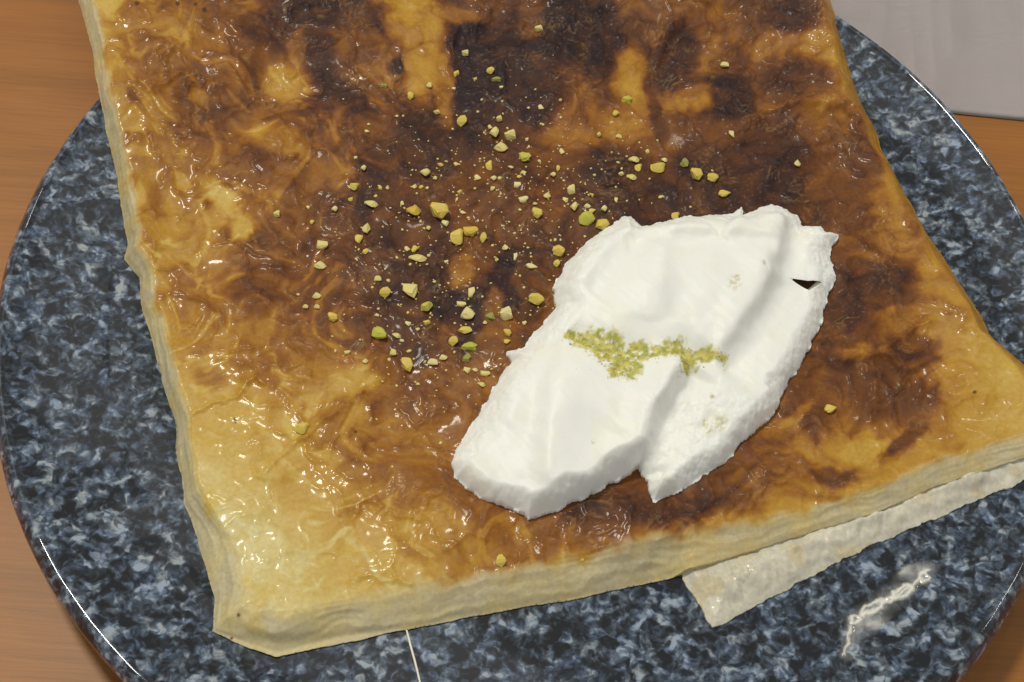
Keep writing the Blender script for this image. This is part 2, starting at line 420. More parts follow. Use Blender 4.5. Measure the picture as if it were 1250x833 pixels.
# distinct patches: (x, y, half-width, half-height, angle, target, softness)
BL = [(602, 72, 46, 52, 0, .98, .22), (660, 92, 40, 48, 20, .93, .4), (724, 40, 36, 50, 10, .97, .35), (517, 45, 26, 62, 4, .40, .35), (541, 100, 14, 40, -6, .48, .4),
      (770, 78, 20, 36, 8, .40, .35), (765, 140, 26, 26, 0, .46, .5), (826, 60, 26, 40, 30, .95, .3), (894, 108, 30, 30, 40, .96, .3), (845, 112, 26, 16, -20, .52, .4),
      (955, 20, 48, 24, 10, .84, .45), (940, 55, 50, 12, 8, .52, .5), (965, 92, 42, 22, 6, .80, .5), (925, 215, 60, 46, -30, .90, .4), (940, 180, 50, 40, 0, .84, .5),
      (167, 128, 9, 11, 0, .74, .4), (300, 120, 14, 46, 14, .72, .4), (345, 95, 26, 26, 0, .38, .5), (340, 165, 40, 16, 20, .40, .5), (430, 18, 46, 24, 10, .92, .35),
      (425, 110, 14, 26, -50, .90, .35), (482, 75, 12, 9, 0, .95, .35), (445, 125, 22, 10, 35, .84, .4), (440, 60, 32, 26, 0, .70, .5),
      (608, 330, 14, 40, 20, .97, .3), (545, 365, 24, 22, 30, .95, .35), (573, 382, 14, 42, 12, .97, .35), (622, 357, 13, 18, 0, .98, .3), (566, 322, 16, 22, 10, .48, .35),
      (602, 360, 10, 24, 10, .60, .4), (512, 425, 10, 16, 0, .90, .4), (803, 125, 9, 40, -10, .84, .35), (272, 235, 30, 12, 40, .20, .5), (295, 265, 16, 20, 60, .24, .5),
      (190, 240, 12, 22, 0, .58, .5), (310, 245, 26, 12, 10, .56, .5), (335, 340, 34, 12, -4, .64, .5), (255, 455, 20, 14, 10, .60, .5), (340, 425, 26, 18, 10, .56, .5),
      (430, 530, 40, 26, 20, .56, .6), (440, 550, 34, 20, 0, .58, .6), (430, 458, 30, 16, -12, .34, .5), (300, 665, 46, 34, 30, .06, .6), (365, 590, 30, 24, 10, .34, .6),
      (1058, 545, 34, 20, -6, .30, .35), (1055, 425, 30, 9, 4, .42, .4), (1090, 470, 60, 40, 25, .74, .5), (1120, 420, 34, 20, 20, .76, .5), (1085, 340, 36, 26, 0, .82, .5),
      (1110, 372, 40, 10, -14, .54, .5), (975, 500, 22, 8, -35, .46, .5), (1105, 535, 34, 10, -40, .72, .5), (1020, 580, 26, 10, 10, .74, .5), (800, 615, 50, 24, 0, .84, .6),  # last patch and the next: ice cream's shade painted into the browning
      (840, 608, 70, 22, -8, .80, .6), (860, 660, 26, 12, -8, .44, .6), (1040, 190, 40, 50, 30, .70, .5), (640, 420, 20, 30, 0, .72, .5), (250, 610, 10, 18, 0, .22, .5),
      (475, 690, 60, 16, 0, .30, .6), (530, 640, 40, 30, 0, .36, .6), (620, 655, 60, 30, -6, .52, .6), (690, 250, 30, 20, 0, .74, .5), (405, 205, 26, 20, 0, .62, .5),
      (490, 20, 18, 26, 0, .42, .5), (560, 12, 40, 9, 4, .58, .5), (650, 12, 16, 30, 0, .74, .5), (880, 30, 30, 22, 0, .58, .5)]
ex = 7 * fbm(PX / 24, PY / 24, 3, 61, .5); ey = 7 * fbm(PX / 24, PY / 24, 3, 81, .5)
for bx, by, hw, hh, an, tv, so in BL:
    a = math.radians(an); qx = PX + ex - bx; qy = PY + ey - by
    u = (qx * math.cos(a) + qy * math.sin(a)) / hw; v = (-qx * math.sin(a) + qy * math.cos(a)) / hh
    q = np.hypot(u, v); m_ = 1 - sstep(1 - so, 1 + so, q)
    br = br + (tv - br) * m_ * 0.85
streak = fbm((PX + vx) / 40, (PY + vy) / 24, 4, 101, .45)
blot = fbm((PX + .5 * vx) / 26, (PY + .5 * vy) / 18, 3, 131, .5); fine = fbm(PX / 4.5, PY / 4.5, 3, 151, .6)
pm = fbm((PX + vx) / 34, (PY + vy) / 26, 3, 171, .5)
br = br - 0.16 * sstep(.05, .6, pm) * sstep(560, 380, PX) * sstep(.2, .4, br) - 0.10 * sstep(.1, .5, pm) * sstep(560, 640, PY)
mid = np.clip(br * 1.6, .25, 1)
br = br + (0.09 * streak + 0.06 * blot + 0.03 * fine) * mid

# --- shape
nl = sstep(330, 210, PX) ; front = sstep(560, 700, PY + (PX - 300) * 0.22 )
wprof = 0.0056 + 0.0036 * front * sstep(1000, 800, PX) - 0.0008 * nl
t = np.clip(d / wprof, 0, 1)
tn = t + 0.40 * fbm(X / .022, Y / .022, 3, 315) * np.clip(4 * t * (1 - t), 0, 1) + 0.03 * fbm(X / .003, Y / .003, 2, 317)
NL = 4.6; k_ = np.floor(tn * NL); fr = tn * NL - k_
stair = np.clip((k_ + sstep(.35, 1.0, fr)) / NL, 0, 1)
la = 0.08 + 0.40 * sstep(-.4, .4, fbm(X / .018, Y / .018, 2, 321))
prof = (1 - la) * (1 - (1 - t) ** 1.5) + la * np.where(t >= 1, 1, stair)
overflap = sstep(826, 850, PX) * sstep(500, 560, PY)
H = 0.0058 + 0.0008 * fbm(X / .05, Y / .05, 2, 5)
big = 0.0017 * fbm(X / .030, Y / .030, 2, 201)
patch = sstep(-.15, .35, fbm(X / .022, Y / .022, 3, 211))
wxm = .0035 * fbm(X / .011, Y / .011, 3, 221); wym = .0035 * fbm(X / .011, Y / .011, 3, 231)
bil = fbm((X + wxm) / .014, (Y + wym) / .014, 2, 241, .35)
bubble = 0.00075 * bil
fold = 1 - np.abs(fbm((X + 2 * wxm) / .024, (Y + 2 * wym) / .014, 2, 251, .4)); fold2 = 1 - np.abs(fbm((X - Y + 2 * wym) / .030, (Y + X + 2 * wxm) / .016, 2, 257, .4)); fold = 0.0008 * np.clip(fold, 0, 1) ** 5 + 0.0007 * np.clip(fold2, 0, 1) ** 7
def contour(nz, lvl, eps): return np.exp(-((nz - lvl) / eps) ** 2)
n1 = fbm((X + wxm) / .0065, (Y + wym) / .0065, 3, 261, .55); n2 = fbm((X + 1.5 * wxm) / .0034, (Y + 1.5 * wym) / .0034, 3, 271, .55)
m1 = sstep(.22, .60, fbm(X / .016, Y / .016, 2, 281)); m2 = sstep(.2, .55, fbm(X / .014, Y / .014, 2, 291))
wr1 = 0.00020 * contour(n1, .05, .09) * m1; wr2 = 0.00006 * contour(n2, 0, .14) * m2
fin = 0.000006 * fbm(X / .0016, Y / .0016, 2, 301) * (0.35 + 0.65 * patch)
inner = sstep(0, 1, t)
# layers of thin dough showing along the side
lay = 0.00014 * np.sin(d / .00055 + 5 * fbm(X / .02, Y / .02, 3, 311)) * (1 - inner) * sstep(0.05, .3, t)
SIDE_L = [((118, 75), (136, 130), (150, 190), (163, 250), (178, 300)), ((128, 90), (150, 180), (172, 270), (200, 345))]
Zc = base_z + prof * H * (1 - 0.30 * overflap * (1 - inner)) + overflap * 0.0036 * (1 - 0.75 * inner) + lay \
     + (big + 0.70 * bubble + 0.60 * fold + 0.75 * wr1 + wr2 + fin) * sstep(0.1, 1.0, t) * (0.55 + 0.45 * sstep(.3, .6, br))
# a few hand-placed long creases seen in the photograph
CREASE = [([(181, 123), (195, 113), (215, 103), (226, 96), (236, 101), (230, 112)], .00060, 3.2), ([(208, 97), (203, 82), (210, 70), (225, 62), (236, 52)], .0006, 3.2),
          ([(310, 350), (330, 337), (331, 325)], .0003, 3), ([(207, 350), (222, 345), (243, 360), (241, 378), (228, 392), (216, 393)], .0004, 3),
          ([(228, 503), (255, 484), (290, 478), (296, 460), (310, 451), (320, 460)], .0006, 3), ([(345, 445), (375, 430)], .0003, 3),
          ([(315, 580), (330, 560), (345, 545), (440, 470)], .0005, 4), ([(432, 700), (440, 696), (470, 700), (498, 706)], .0005, 3),
          ([(995, 575), (1003, 595), (1015, 604), (1030, 600)], .0005, 3), ([(1048, 530), (1075, 535), (1078, 545), (1065, 560), (1095, 555)], .0004, 3),
          ([(900, 150), (935, 130), (970, 121), (1005, 122), (1030, 128)], .0012, 6), ([(1015, 435), (1060, 425), (1090, 432), (1120, 460), (1125, 480)], .0010, 6),
          ([(1080, 425), (1110, 400), (1135, 385)], .0009, 5), ([(1055, 435), (1070, 458), (1075, 480)], .0006, 4), ([(880, 170), (910, 165), (960, 150)], .0006, 5),
          ([(555, 20), (552, 50), (556, 90)], .0009, 5), ([(560, 24), (600, 22), (640, 24)], .0007, 5), ([(800, 75), (812, 40), (830, 22)], .0008, 5), ([(890, 110), (920, 112), (945, 95)], .0005, 4)]
cwx = 5 * fbm(PX / 18, PY / 18, 3, 401); cwy = 5 * fbm(PX / 18, PY / 18, 3, 411)
for Lp, amp, wd in CREASE:
    dl, sd_, ps = dist_line(PX + cwx, PY + cwy, Lp)
    Zc = Zc + amp * np.exp(-(dl / wd) ** 2) * sstep(0, .12, ps) ** .5 * inner
# front-left corner fold: a triangular facet that hangs a little lower
dl, sd_, ps = dist_line(PX, PY, [(262, 768), (330, 772), (400, 766), (470, 752)])
Zc = Zc - 0.0010 * sstep(-6, 6, dl * sd_) * sstep(520, 420, PX) * sstep(60, 20, dl)
Zc = np.maximum(Zc, base_z + 0.0001)

raise_ = (bubble + fold) ; raise_ = (raise_ - raise_.mean()) / raise_.std()
br = br + 0.035 * np.clip(raise_, -2, 2) * sstep(.25, .5, br) + 0.05 * sstep(.5, .62, br) * sstep(860, 980, PX)
# --- colour
RAMP = [(0.00, (222, 208, 150)), (0.12, (214, 192, 122)), (0.25, (205, 170, 82)), (0.40, (186, 138, 45)), (0.55, (155, 100, 30)), (0.68, (120, 71, 26)), (0.80, (90, 52, 27)), (0.90, (65, 39, 29)), (1.0, (43, 28, 30))]
rp = np.array([q[0] for q in RAMP]); rc = np.array([s2l(q[1]) for q in RAMP])
rawn = fbm(X / .012, Y / .012, 3, 511)
def toast(b):
    b = np.clip(b, 0, 1); return np.stack([np.interp(b, rp, rc[:, k]) for k in range(3)], -1)
side = 1 - sstep(.55, 1.05, d / wprof * .9 + 0.22 * fbm(X / .007, Y / .007, 3, 501))
right_side = sstep(930, 1000, PX) * sstep(560, 480, PY)
br_side = (0.17 + 0.28 * right_side) + 0.06 * rawn
br2 = br * (1 - side) + (br_side * .8 + br * .2) * side
col = toast(br2)
gray = s2l((198, 188, 156)) * np.ones(X.shape + (1,)); lt_ = np.sin(k_ * 2.3 + 3 * fbm(X / .03, Y / .03, 2, 319))
gray = gray * (1 + 0.14 * (lt_ * (t < 1))[..., None])
gf = (side * (1 - right_side) * (0.80 + 0.6 * rawn).clip(0, 1))[..., None] * .85
col = col * (1 - gf) + gray * gf
yel = s2l((208, 176, 62)); yf = (sstep(.3, .62, fbm(X / .009, Y / .009, 3, 521)) * sstep(.45, .2, br2) * .35)[..., None]
col = col * (1 - yf) + yel * yf
wl = np.clip(m1 * contour(n1, .05, .05) + .8 * m2 * contour(n2, 0, .09), 0, 1) * inner * .22 * sstep(.2, .5, br)
col = col * (1 - wl[..., None]) + s2l((206, 164, 100)) * wl[..., None]
# pale flour-dry blisters and darker pinholes
spk = sstep(.52, .7, fbm(PX / 3.2, PY / 3.2, 2, 541)) * sstep(.5, .75, br) * .35
col = col * (1 - spk[..., None]) + s2l((150, 100, 70)) * spk[..., None]
for hx, hy, hr in [(290, 748, 2.6), (279, 771, 2), (220, 18, 3), (241, 17, 2.5), (252, 23, 3), (172, 22, 3), (284, 505, 2), (433, 519, 2), (1189, 480, 2.5), (286, 508, 2)]:
    mk = (1 - sstep(.6, 1.3, np.hypot(PX - hx, PY - hy) / hr))[..., None] * .85
    col = col * (1 - mk) + s2l((70, 40, 20)) * mk

katmer = empty('flaky_pastry', (0, 0, 0.0135))
tag(katmer, 'large square of thin flaky pastry, golden to burnt brown, lying on the speckled plate', 'pastry')
crust = link('crust', cf.build('crust', Zc, lambda v: plate_z(np.hypot(v[:, 0], v[:, 1])) + 0.0002, col), M_crust, katmer)
def crust_z(x, y):
    gx = np.clip((np.asarray(x) - cf.xs[0]) / cf.step, 0, len(cf.xs) - 2); gy = np.clip((np.asarray(y) - cf.ys[0]) / cf.step, 0, len(cf.ys) - 2)
    ix = gx.astype(int); iy = gy.astype(int); fx = gx - ix; fy = gy - iy
    return (Zc[iy, ix] * (1 - fx) + Zc[iy, ix + 1] * fx) * (1 - fy) + (Zc[iy + 1, ix] * (1 - fx) + Zc[iy + 1, ix + 1] * fx) * fy
def on_crust(px, py):
    z = 0.02
    for _ in range(8):
        p = at(px, py, z); z = crust_z(p[..., 0], p[..., 1])
    return np.array([p[0], p[1], float(z)])

# lower fold poking out under the front right edge
FL = [(828, 690), (838, 715), (853, 735), (862, 750), (871, 763), (890, 757), (915, 743), (940, 731), (966, 717), (1034, 680), (1102, 652), (1170, 624), (1250, 593), (1278, 578),
      (1280, 545), (1180, 560), (1080, 600), (980, 630), (880, 665)]
FP = at(*np.array(FL, float).T, 0.0155)[:, :2]
ff = Field(FP, 0.0003); ff.snap(0.0008 * fbm(ff.X / .006, ff.Y / .006, 4, 601, .55))
fx_, fy_, fd = ff.X, ff.Y, ff.d; fpx, fpy = proj(fx_, fy_, .0175)
ft = np.clip(fd / .0085, 0, 1)
fbz = plate_z(np.hypot(fx_, fy_)) + .0004
crm = np.abs(fbm((fx_ + .3 * fy_) / .006, (fy_ - .3 * fx_) / .012, 3, 615, .5))
Zf = fbz + 0.0036 * (1 - (1 - ft) ** 1.3) + sstep(0, .5, ft) * (0.0014 * crm + 0.0004 * fbm(fx_ / .012, fy_ / .012, 2, 611)) \
     + 0.00016 * np.sin(fd / .0009 + 5 * fbm(fx_ / .02, fy_ / .02, 2, 613)) * sstep(.05, .3, ft)
fn = fbm(fx_ / .008, fy_ / .008, 4, 621)
fc = s2l((214, 209, 194)) * (1 + 0.18 * fn[..., None]) * np.array([1, .985, .93])
yy = (sstep(.2, .6, fbm(fx_ / .012, fy_ / .012, 3, 625)) * .35)[..., None]; fc = fc * (1 - yy) + s2l((204, 176, 96)) * yy
link('lower_fold', ff.build('lower_fold', Zf, 0.0006, fc), M_crust, katmer)

# small loose scraps of dough sheet: one on the lower fold, one on the left side
def scrap(pts, zoff, c, seed, zf):
    P = np.array([at(a, b, .0195) for a, b in pts])[:, :2]
    f = Field(P, 0.0003); f.snap(0.0002 * fbm(f.X / .002, f.Y / .002, 3, seed))
    z = zf(f.X, f.Y) + zoff + 0.0003 * np.clip(f.d / .001, 0, 1) + 0.0003 * fbm(f.X / .004, f.Y / .004, 3, seed)
    cc = s2l(c) * (1 + 0.15 * fbm(f.X / .003, f.Y / .003, 3, seed + 1))[..., None]
    link('dough_scrap', f.build('dough_scrap', z, 0.0005, cc), M_crust, katmer)
def flap_z(x, y):
    gx = np.clip((x - ff.xs[0]) / ff.step, 0, len(ff.xs) - 1).astype(int); gy = np.clip((y - ff.ys[0]) / ff.step, 0, len(ff.ys) - 1).astype(int)
    return Zf[gy, gx]
scrap([(893, 692), (902, 684), (912, 688), (917, 698), (910, 707), (900, 706)], 0.0001, (216, 209, 186), 701, flap_z)

# ------------------------------------------------------------------ ice cream
IC = [(550, 566), (557, 548), (572, 527), (585, 505), (600, 480), (612, 460), (623, 444), (618, 431), (635, 428), (642, 424), (645, 414), (662, 398), (676, 380), (674, 356),
      (690, 327), (715, 299), (745, 279), (758, 267), (770, 267), (783, 279), (798, 277), (830, 270), (868, 267), (893, 264), (904, 254), (907, 266), (925, 257),
      (940, 253), (958, 258), (974, 267), (979, 279), (1001, 278), (1008, 285), (1024, 289), (1014, 300), (1012, 312), (1017, 333), (1020, 339), (1011, 360), (1005, 385),
      (994, 412), (975, 450), (956, 480), (951, 496), (934, 516), (902, 546), (885, 566), (860, 581), (845, 591), (818, 605), (798, 614), (791, 602), (787, 582), (780, 571),
      (770, 578), (755, 584), (720, 606), (700, 613), (680, 622), (655, 629), (645, 633), (632, 623), (600, 613), (570, 597), (555, 583)]
ICZ = float(crust_z(*at(790, 440, .021)[:2]))
IP = at(*np.array(IC, float).T, ICZ + 0.0025)[:, :2]
gf_ = Field(IP, 0.00028, 0.002)
jit = 0.0009 * fbm(gf_.X / .0040, gf_.Y / .0040, 4, 801, .55)
HO = np.array([(963, 339), (985, 342), (1006, 341), (1000, 347), (990, 355), (984, 351)], float)
hole = sdf_poly(gf_.X, gf_.Y, at(*HO.T, ICZ + .0075)[:, :2])
gf_.sd0 = gf_.sd.copy(); osd = gf_.sd + jit
gf_.sd = np.minimum(osd, -hole)
gf_.snap(); gx_, gy_ = gf_.X, gf_.Y; gd = np.maximum(gf_.sd0 + 0.0004 * fbm(gf_.X / .006, gf_.Y / .006, 2, 803), 0)
gz0 = crust_z(gx_, gy_)
ins_ = gf_.sd0 > 0
pl_ = np.linalg.lstsq(np.stack([gx_[ins_], gy_[ins_], np.ones(ins_.sum())], -1), gz0[ins_], rcond=None)[0]
gcr = gz0; gz0 = pl_[0] * gx_ + pl_[1] * gy_ + pl_[2]
qx, qy = proj(gx_, gy_, ICZ + 0.0105)
CT = [(760, 340, 15), (810, 330, 15.6), (860, 330, 15.2), (915, 312, 14), (700, 360, 11.5), (730, 310, 11.5), (935, 350, 13.2), (900, 390, 13), (975, 310, 9.5), (1000, 300, 6.5), (985, 385, 8.5), (990, 346, 6), (1005, 340, 4.5), (935, 425, 10), (960, 440, 7.5), (905, 445, 10),
      (700, 408, 10), (780, 432, 10.5), (860, 428, 10.5), (830, 380, 14.2), (760, 385, 13.5), (640, 490, 11.5), (700, 480, 13.5), (755, 490, 14), (800, 468, 14), (670, 560, 12), (600, 545, 9.5), (730, 545, 11.8),
      (782, 515, 11.5), (850, 475, 11), (900, 480, 9.5), (845, 530, 9.5), (815, 570, 8), (880, 520, 8.5), (770, 278, 8.5), (850, 274, 10.5), (930, 266, 9), (960, 272, 7), (590, 570, 8), (640, 600, 9)]
num = 0; den = 0
for cx_, cy_, hv in CT:
    wgt = np.exp(-((qx - cx_) ** 2 + (qy - cy_) ** 2) / (2 * 25.0 ** 2)) + 1e-9
    num = num + wgt * hv; den = den + wgt
Hc = num / den * 0.00086
def step(Lp, amp, soft, win, ends=0.08):
    wj = 2.5 * fbm(qx / 26, qy / 26, 2, 811); dl, sd_, ps = dist_line(qx + wj, qy + wj, Lp); s = dl * sd_
    return amp * (1 / (1 + np.exp(-np.clip(s / soft, -30, 30))) - .5) * np.exp(-(dl / win) ** 2) * sstep(0, ends, ps) * sstep(1, 1 - ends, ps)
def groove(Lp, amp, wd, ends=0.1):
    wj = 2 * fbm(qx / 26, qy / 26, 2, 821); dl, sd_, ps = dist_line(qx + wj, qy + wj, Lp)
    return amp * np.exp(-(dl / wd) ** 2) * sstep(0, ends, ps) * sstep(1, 1 - ends, ps)
Hc = Hc + step([(968, 255), (958, 300), (936, 355), (906, 408), (872, 448)], .0058, 5, 36)      # right lobe steps down
Hc = Hc + step([(845, 440), (818, 480), (800, 515), (788, 575)], .0080, 4.5, 34)                  # split between the two lower lobes
Hc = Hc + step([(760, 284), (800, 284), (880, 288), (955, 294)], -.0026, 2.5, 24)
Hc = Hc + step([(878, 292), (892, 274), (906, 250)], .0024, 2, 18)
Hc = Hc + step([(706, 350), (735, 318), (776, 280)], -.0030, 7, 38) + step([(812, 290), (814, 340), (810, 400)], .0018, 6, 34)
Hc = Hc + step([(700, 400), (672, 470), (664, 530), (662, 600)], -.0030, 7, 38) + groove([(690, 405), (668, 480), (663, 600)], .0008, 12)
Hc = Hc + step([(590, 600), (600, 570), (580, 545), (600, 500)], -.0009, 5, 24) + groove([(690, 404), (740, 420), (800, 434), (885, 430)], -.0016, 14)
Hc = Hc + groove([(830, 452), (818, 470), (800, 500)], .0009, 8) + step([(990, 338), (960, 338), (935, 345)], .0009, 3, 16) + step([(940, 500), (905, 470), (880, 455)], -.001, 5, 25)
Hc = Hc + groove([(890, 520), (868, 505), (855, 520)], -.0008, 5) + 0.00050 * fbm(gx_ / .016, gy_ / .016, 2, 831, .4) + 0.00018 * fbm((gx_ + gy_) / .005, (gy_ - gx_) / .022, 3, 835, .5) + 0.00001 * fbm(gx_ / .0022, gy_ / .0022, 2, 833)
ggy, ggx = np.gradient(gf_.sd0, gf_.step); frontness = sstep(-.2, .8, ggy / (np.hypot(ggx, ggy) + 1e-6))
wI = 0.0042 + 0.0050 * (1 - frontness) + 0.0012 * fbm(gx_ / .01, gy_ / .01, 2, 843)
gt = np.clip(gd / wI, 0, 1)
lobe = sstep(775, 805, qx) * sstep(455, 500, qy)
rough_edge = (0.0005 * fbm(gx_ / .0038, gy_ / .0038, 4, 841, .6) + 0.00022 * fbm(gx_ / .0013, gy_ / .0013, 3, 847, .6)) * (1 - sstep(.5, 1.0, gt)) + lobe * 0.0004 * fbm(gx_ / .0032, gy_ / .0032, 4, 845, .6)
Zi = np.maximum(gcr + 0.0003, gz0 - 0.0004 + np.maximum(Hc * (0.20 + 0.80 * (1 - (1 - gt) ** 1.7)) + rough_edge, 0.0004))
ic = np.ones(gx_.shape + (3,)) * s2l((251, 250, 240))
cr = sstep(.1, .6, fbm(gx_ / .012, gy_ / .012, 3, 851))[..., None] * .5
ic = ic * (1 - cr) + s2l((250, 246, 228)) * cr
PS = np.array([(694, 402), (720, 400), (745, 406), (790, 416), (812, 422), (830, 416), (860, 420), (884, 426), (870, 440), (846, 444), (832, 462), (806, 456), (790, 452), (768, 464), (745, 452), (722, 436), (706, 424)], float)
CL = [(703, 409, 13, 5), (722, 416, 16, 9), (745, 424, 16, 11), (736, 432, 12, 9), (756, 442, 14, 12), (770, 452, 10, 10), (752, 456, 8, 7), (778, 430, 13, 8), (800, 430, 11, 5), (824, 428, 13, 8), (840, 438, 10, 9), (836, 448, 7, 6), (860, 433, 12, 5), (880, 436, 7, 3)]
psd = 0
for ax_, ay_, aw_, ah_ in CL: psd = np.maximum(psd, np.exp(-(((qx - ax_) / aw_ / 1.12) ** 2 + ((qy - ay_) / ah_ / 1.35) ** 2)))
stn = sstep(.08, .5, psd + .38 * fbm(qx / 9, qy / 9, 4, 861, .6)) * sstep(.03, .16, psd) * sstep(-.8, -.05, fbm(qx / 6, qy / 6, 3, 863))
hu = sstep(-.35, .35, fbm(qx / 11, qy / 9, 3, 865))[..., None]; hv = sstep(.05, .45, fbm(qx / 6, qy / 6, 3, 867))[..., None]
sc_ = s2l((214, 200, 92)) * (1 - hu) + s2l((176, 178, 66)) * hu; sc_ = sc_ * (1 - .6 * hv) + s2l((128, 124, 48)) * .6 * hv
stn = (stn * .96)[..., None]; ic = ic * (1 - stn) + sc_ * stn
for hx, hy, hr, cc in [(870, 482, 3.2, (150, 138, 70)), (893, 356, 8, (214, 196, 160)), (897, 348, 3, (190, 180, 130)), (928, 332, 3, (190, 186, 160)), (880, 514, 9, (205, 198, 150)), (866, 522, 5, (205, 195, 140)), (862, 512, 4, (190, 180, 120)), (690, 600, 2, (200, 196, 160)), (724, 541, 2.5, (196, 196, 160))]:
    mk = ((1 - sstep(.3, 1.5, np.hypot(qx - hx, (qy - hy) * .8) / hr)) * sstep(-.5, .3, fbm(qx / 4, qy / 4, 2, 871)))[..., None] * .7
    ic = ic * (1 - mk) + s2l(cc) * mk
hc = at(*HO.mean(0), ICZ + .0075)
def undercut(sk):
    """the torn hole widens downwards"""
    k = np.hypot(sk[:, 0] - hc[0], sk[:, 1] - hc[1]) < 0.0055
    sk[k, 1] += 0.0042; sk[k, 2] = crust_z(sk[k, 0], sk[k, 1]) - .0006
ice = link('ice_cream', gf_.build('ice_cream', Zi, lambda v: crust_z(v[:, 0], v[:, 1]) - 0.0006, ic, undercut), M_cream)
tag(ice, 'big torn scoop of thick white ice cream on the browned pastry', 'ice cream')
def ice_z(x, y):
    gx = np.clip((x - gf_.xs[0]) / gf_.step, 0, len(gf_.xs) - 1).astype(int); gy = np.clip((y - gf_.ys[0]) / gf_.step, 0, len(gf_.ys) - 1).astype(int)
    return Zi[gy, gx]

# ------------------------------------------------------------------ pistachio pieces
rng = random.Random(11)
def nut_mesh(name, n, seed, flat=0.75, squash=(1, 1)):
    r = random.Random(seed); bm = bmesh.new()
    for i in range(n):
        v_ = Vector((r.gauss(0, 1), r.gauss(0, 1), r.gauss(0, 1))).normalized() * (0.82 + 0.36 * r.random())
        bm.verts.new((v_.x * .5 * squash[0], v_.y * .5 * squash[1], v_.z * .5 * flat))
    res = bmesh.ops.convex_hull(bm, input=bm.verts[:])
    bmesh.ops.delete(bm, geom=[g for g in res['geom_interior'] if isinstance(g, bmesh.types.BMVert)], context='VERTS')
    bmesh.ops.subdivide_edges(bm, edges=bm.edges[:], cuts=1, use_grid_fill=True)
    bmesh.ops.triangulate(bm, faces=bm.faces[:])
    for v_ in bm.verts: v_.co *= 1 + r.uniform(-.13, .10)
    bmesh.ops.smooth_vert(bm, verts=bm.verts[:], factor=0.26, use_axis_x=True, use_axis_y=True, use_axis_z=True)
    for f_ in bm.faces: f_.smooth = False
    me = bpy.data.meshes.new(name); bm.to_mesh(me); bm.free()
    c = np.empty(len(me.vertices) * 3); me.vertices.foreach_get('co', c); c = c.reshape(-1, 3)
    lo, hi = c.min(0), c.max(0); c = (c - (lo + hi) / 2) / (hi - lo); c[:, 2] = (c[:, 2] + .5) * flat
    me.vertices.foreach_set('co', c.ravel().astype(np.float32)); me.update()
    return me
SHAPES = {}
for k in NUT:
    SHAPES[k] = []
    for i in range(9):
        me = nut_mesh('pistachio_' + k, 13 + (i % 4) * 3, 100 + i * 7 + len(k) * 31, 0.55 + 0.12 * (i % 4)); me.materials.append(NUT[k]); SHAPES[k].append(me)
MMPX = 0.15 / 650 * 0.94
G_BIG, G_SMALL = 'chopped pistachio pieces on the pastry', 'small pistachio crumbs scattered on the pastry'
SMALL = 'tiny pistachio crumb sprinkled over the browned middle of the pastry'
def nut(px, py, wpx, hpx, kind='pale', label=None, rot=None, name='pistachio_piece', grp=None):
    p = on_crust(px, py)
    me = rng.choice(SHAPES[kind]); o = bpy.data.objects.new(name, me); COL.objects.link(o)
    o.rotation_euler = (rng.uniform(-.12, .12), rng.uniform(-.12, .12), math.radians(rng.uniform(-14, 14) if rot is None else rot))
    s = (wpx * MMPX, hpx * MMPX * 1.05, min(wpx, hpx) * MMPX * 0.95); o.scale = s
    o.location = (p[0], p[1], p[2] - 0.10 * s[2])
    tag(o, label or SMALL, 'pistachio', grp or G_BIG)
